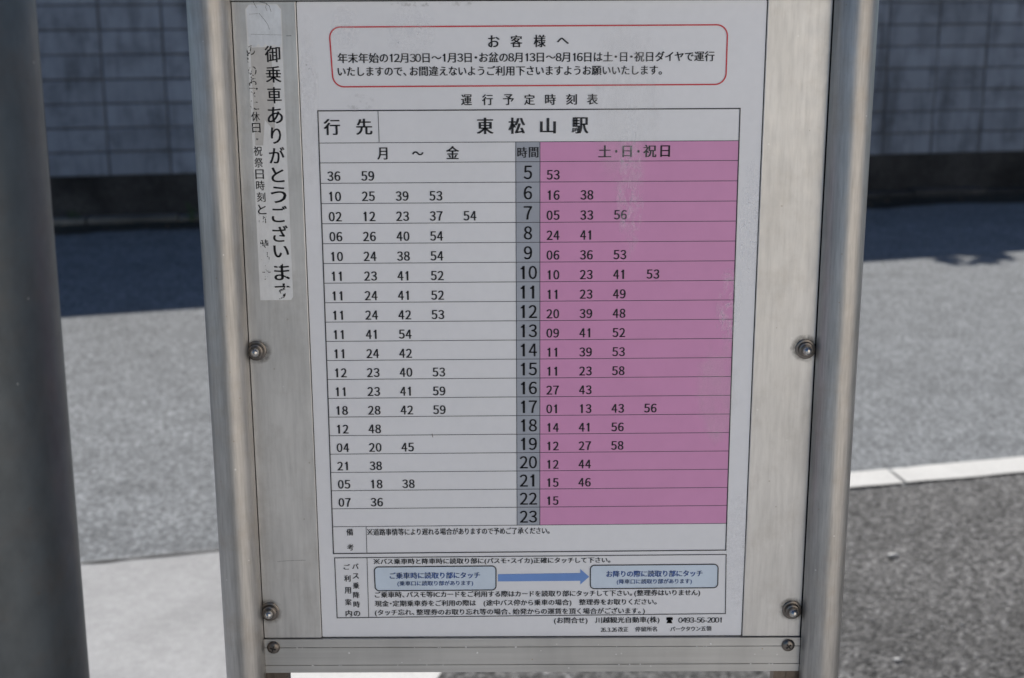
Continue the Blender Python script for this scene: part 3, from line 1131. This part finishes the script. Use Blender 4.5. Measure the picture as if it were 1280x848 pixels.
M_stk = make_sticker_mat('aged_sticker_film', (0.82, 0.83, 0.84), 0.10)
M_stk2 = make_sticker_mat('torn_sticker_film', (0.78, 0.82, 0.87), 0.14)
M_stk3 = make_sticker_mat('faded_sticker_film', (0.60, 0.59, 0.575), 0.08)
bm = bmesh.new()
vv = [bm.verts.new((x, YS, z)) for x, z in sp]
fc = bm.faces.new(vv)
r = bmesh.ops.extrude_face_region(bm, geom=[fc])
bmesh.ops.translate(bm, vec=(0, 0.0001, 0), verts=[v for v in r['geom'] if isinstance(v, bmesh.types.BMVert)])
stk = obj('thank_you_sticker', bm, M_stk, sign)
stk['label'] = 'worn vertical sticker whose small left column has flaked away'
ys_ = YS - .0001
# brighter bare film at the top with a ragged lower edge, dull strip where the print went
rag = [P(308, 12), P(311.5, 7), P(345.5, 6.5), P(350.5, 12), P(352, 54)]
for i in range(14):
    rag.append(P(350 - i * 3, 57 + 2.2 * math.sin(i * 1.9) + random.uniform(-1, 1)))
flat('bare_film', [rag], ys_, M_stk2, stk)
dul = [P(313, 60), P(338, 59), P(342, 105), P(344, 165), P(331, 150), P(329, 182), P(319.5, 182)]
flat('faded_strip', [dul], ys_ - .00003, M_stk3, stk)
big_y = [57.5, 83, 109, 134, 159.5, 184, 209.5, 233.5, 257.5, 282, 307, 330, 354.5]
big_s = '御乗車ありがとうございます'
itA, itB = [], []
for i, c in enumerate(big_s):
    y0 = big_y[i]
    xc = 341.2 + (y0 + 10 - 67) * 13.0 / 300
    ww = {'り': 6.5, '車': 9, 'と': 8.2}.get(c, 9.8)
    hh = {'い': 15, 'と': 18.5}.get(c, 20.5)
    (itB if i >= 11 else itA if i in (0, 9, 10, 8) else itA).append((c, xc - ww, y0, xc + ww, y0 + hh))
chars('sticker_text', [q for i, q in enumerate(itA) if 1 <= i <= 7], None, .04, stk, ys_ - .0001)
chars('sticker_text', [q for i, q in enumerate(itA) if not 1 <= i <= 7], M_wornA, .04, stk, ys_ - .0001)
chars('sticker_text', itB, m_worn_ink('badly_chipped_ink', 0.54, 0.565, 300), .04, stk, ys_ - .0001)
small = [('休', 140, 0), ('日', 154, 0), ('祝', 183, 1), ('祭', 197.5, 1), ('日', 212, 1), ('時', 226, 1), ('刻', 240.5, 1), ('と', 256, 0), ('所', 267, 2), ('時', 299.5, 2), ('刻', 313, 2), ('で', 327, 3), ('す', 338, 3),
         ('の', 57, 3), ('し', 68, 3), ('の', 83, 3), ('お', 96, 3), ('マ', 110, 2), ('に', 126, 2)]
gr = {0: [], 1: [], 2: [], 3: []}
for c, y0, k in small:
    xc = 317.0 + (y0 - 100) * 15.5 / 220
    gr[k].append((c, xc - 5.3, y0, xc + 5.3, y0 + 12))
gr[0].append(('・', 320.6, 172.6, 323, 175.2))
chars('sticker_text', gr[1], M_wornA, .02, stk, ys_ - .0001)
chars('sticker_text', gr[0], m_worn_ink('flaking_ink', 0.54, 0.57, 500), .02, stk, ys_ - .0001)
chars('sticker_text', gr[2], M_wornB, .02, stk, ys_ - .0001)
chars('sticker_text', gr[3], m_worn_ink('last_ink_traces', 0.45, 0.468, 420), .02, stk, ys_ - .0001)


# hairs and scratches lying on the plates
def hair(pts, wd=.00022, mat=M_gap, par=stk, y=ys_ - .0003, nm='scratch'):
    q = [Vector(P(*p)) for p in pts]
    pl = [seg(a, b, wd) for a, b in zip(q, q[1:])]
    return flat(nm, pl, y, mat, par)


hair([(316, 0.8), (318, 5), (321, 10)])
hair([(325, 2.5), (332, 4), (337, 8), (339, 15)])
hair([(334, 4), (332, 9), (334, 14)], .00015)
hair([(324, 17), (330, 24), (335, 31), (337, 37)], .00018, M_line)
hair([(312, 18), (323, 17)], .00012, M_line)
hair([(314, 43), (352, 44)], .00012, M_line)
hair([(358, 45), (364, 45)], .0003, M_line, sign, -.00012)
hair([(347, 702), (362, 701), (382, 700.4)], .00016, M_line, sign, -.00012)
hair([(540, 543), (541, 547)], .0004, M_brown, sheet, YF - .0002)

M_nick = m_plain('bare_metal_nick', (0.80, 0.80, 0.80), 0.5)
for i in range(34):
    nx, nz = random.uniform(-.175, .175), random.choice((.9655, .9792, random.uniform(.962, .984)))
    d = random.uniform(.0004, .0011)
    pl = []
    for k in range(6):
        a_ = k * PI / 3 + random.uniform(-.3, .3)
        pl.append((nx + math.cos(a_) * d * random.uniform(.3, 1.1), nz + math.sin(a_) * d * random.uniform(.3, .9)))
    flat('nick', [pl], -.00135, M_nick, sign)

# uneven dark rim around the bolts, fading outwards
M_rim = make_film('dark_rim_film', (0.10, 0.085, 0.07), 0.55, 260, (1, 1, 1), 0.30, 0.6)
for x, z in P4:
    d = .0105
    flat('bolt_rim', [[(x - d, z - d), (x + d, z - d), (x + d, z + d), (x - d, z + d)]], -.00015, M_rim, sign)

# ------------------------------------------------------------------ tall pole nearer the viewer at left
PY = -0.26
r_ = ray(44.5, 0); t_ = (PY - EYE.y) / r_.y; xr_top = (EYE + r_ * t_)
r_ = ray(112.5, 848); t_ = (PY - EYE.y) / r_.y; xr_bot = (EYE + r_ * t_)
PR = 0.0445
slope = (xr_top.x - xr_bot.x) / (xr_top.z - xr_bot.z)
pole = empty('steel_pole', (xr_bot.x - PR - slope * xr_bot.z - 0.0026, PY, 0))
tag(pole, 'thick dark grey galvanised pole standing nearest the viewer at the left edge', 'pole')
pole.rotation_euler = (0, math.atan(slope), 0)
bm = bmesh.new(); lathe(bm, [(0, 0), (PR, 0), (PR, 2.6), (PR * .9, 2.61), (0, 2.615)], 96)
obj('shaft', bm, M_pole, pole, smooth=True)

# ------------------------------------------------------------------ grit scattered on the asphalt
bm = bmesh.new()
for i in range(150):
    if i < 70:
        x = random.uniform(.1, 1.6); y = random.uniform(1.2, 2.95)
        if y > rline(x) - .03: continue
    else:
        x = random.uniform(-1.6, 2.4); y = rline(x) + random.uniform(.15, 3.0)
    s = random.choice((.0022, .0028, .0035, .005))
    m = Matrix.Translation((x, y, .011 + s * .3)) @ Euler([random.uniform(0, 6) for _ in range(3)]).to_matrix().to_4x4() @ Matrix.Diagonal((s, s * .8, s * .55, 1))
    bmesh.ops.create_icosphere(bm, subdivisions=1, radius=1, matrix=m)
g = obj('loose_grit', bm, m_plain('grit', (0.42, 0.41, 0.39), 0.7, nscale=900, var=.4))
tag(g, 'loose pale grit scattered over the asphalt', None, None, 'stuff')
for (px, py, s, lb) in ((1116, 701, .011, 'small flat pale stone on the dark asphalt below the white line'), (1122, 832, .008, 'whitish pebble on the dark asphalt near the bottom right')):
    x, y = G(px, py)
    bm = bmesh.new()
    bmesh.ops.create_icosphere(bm, subdivisions=2, radius=1, matrix=Matrix.Diagonal((s * 1.3, s * .8, s * .5, 1)))
    for v in bm.verts:
        v.co *= 1 + random.uniform(-.14, .14)
    o = obj('pebble', bm, m_plain('pebble_stone', (0.5, 0.49, 0.47), 0.6, nscale=200, var=.3), smooth=True)
    o.location = (x, y, .011 + s * .4)
    tag(o, lb, 'stone')
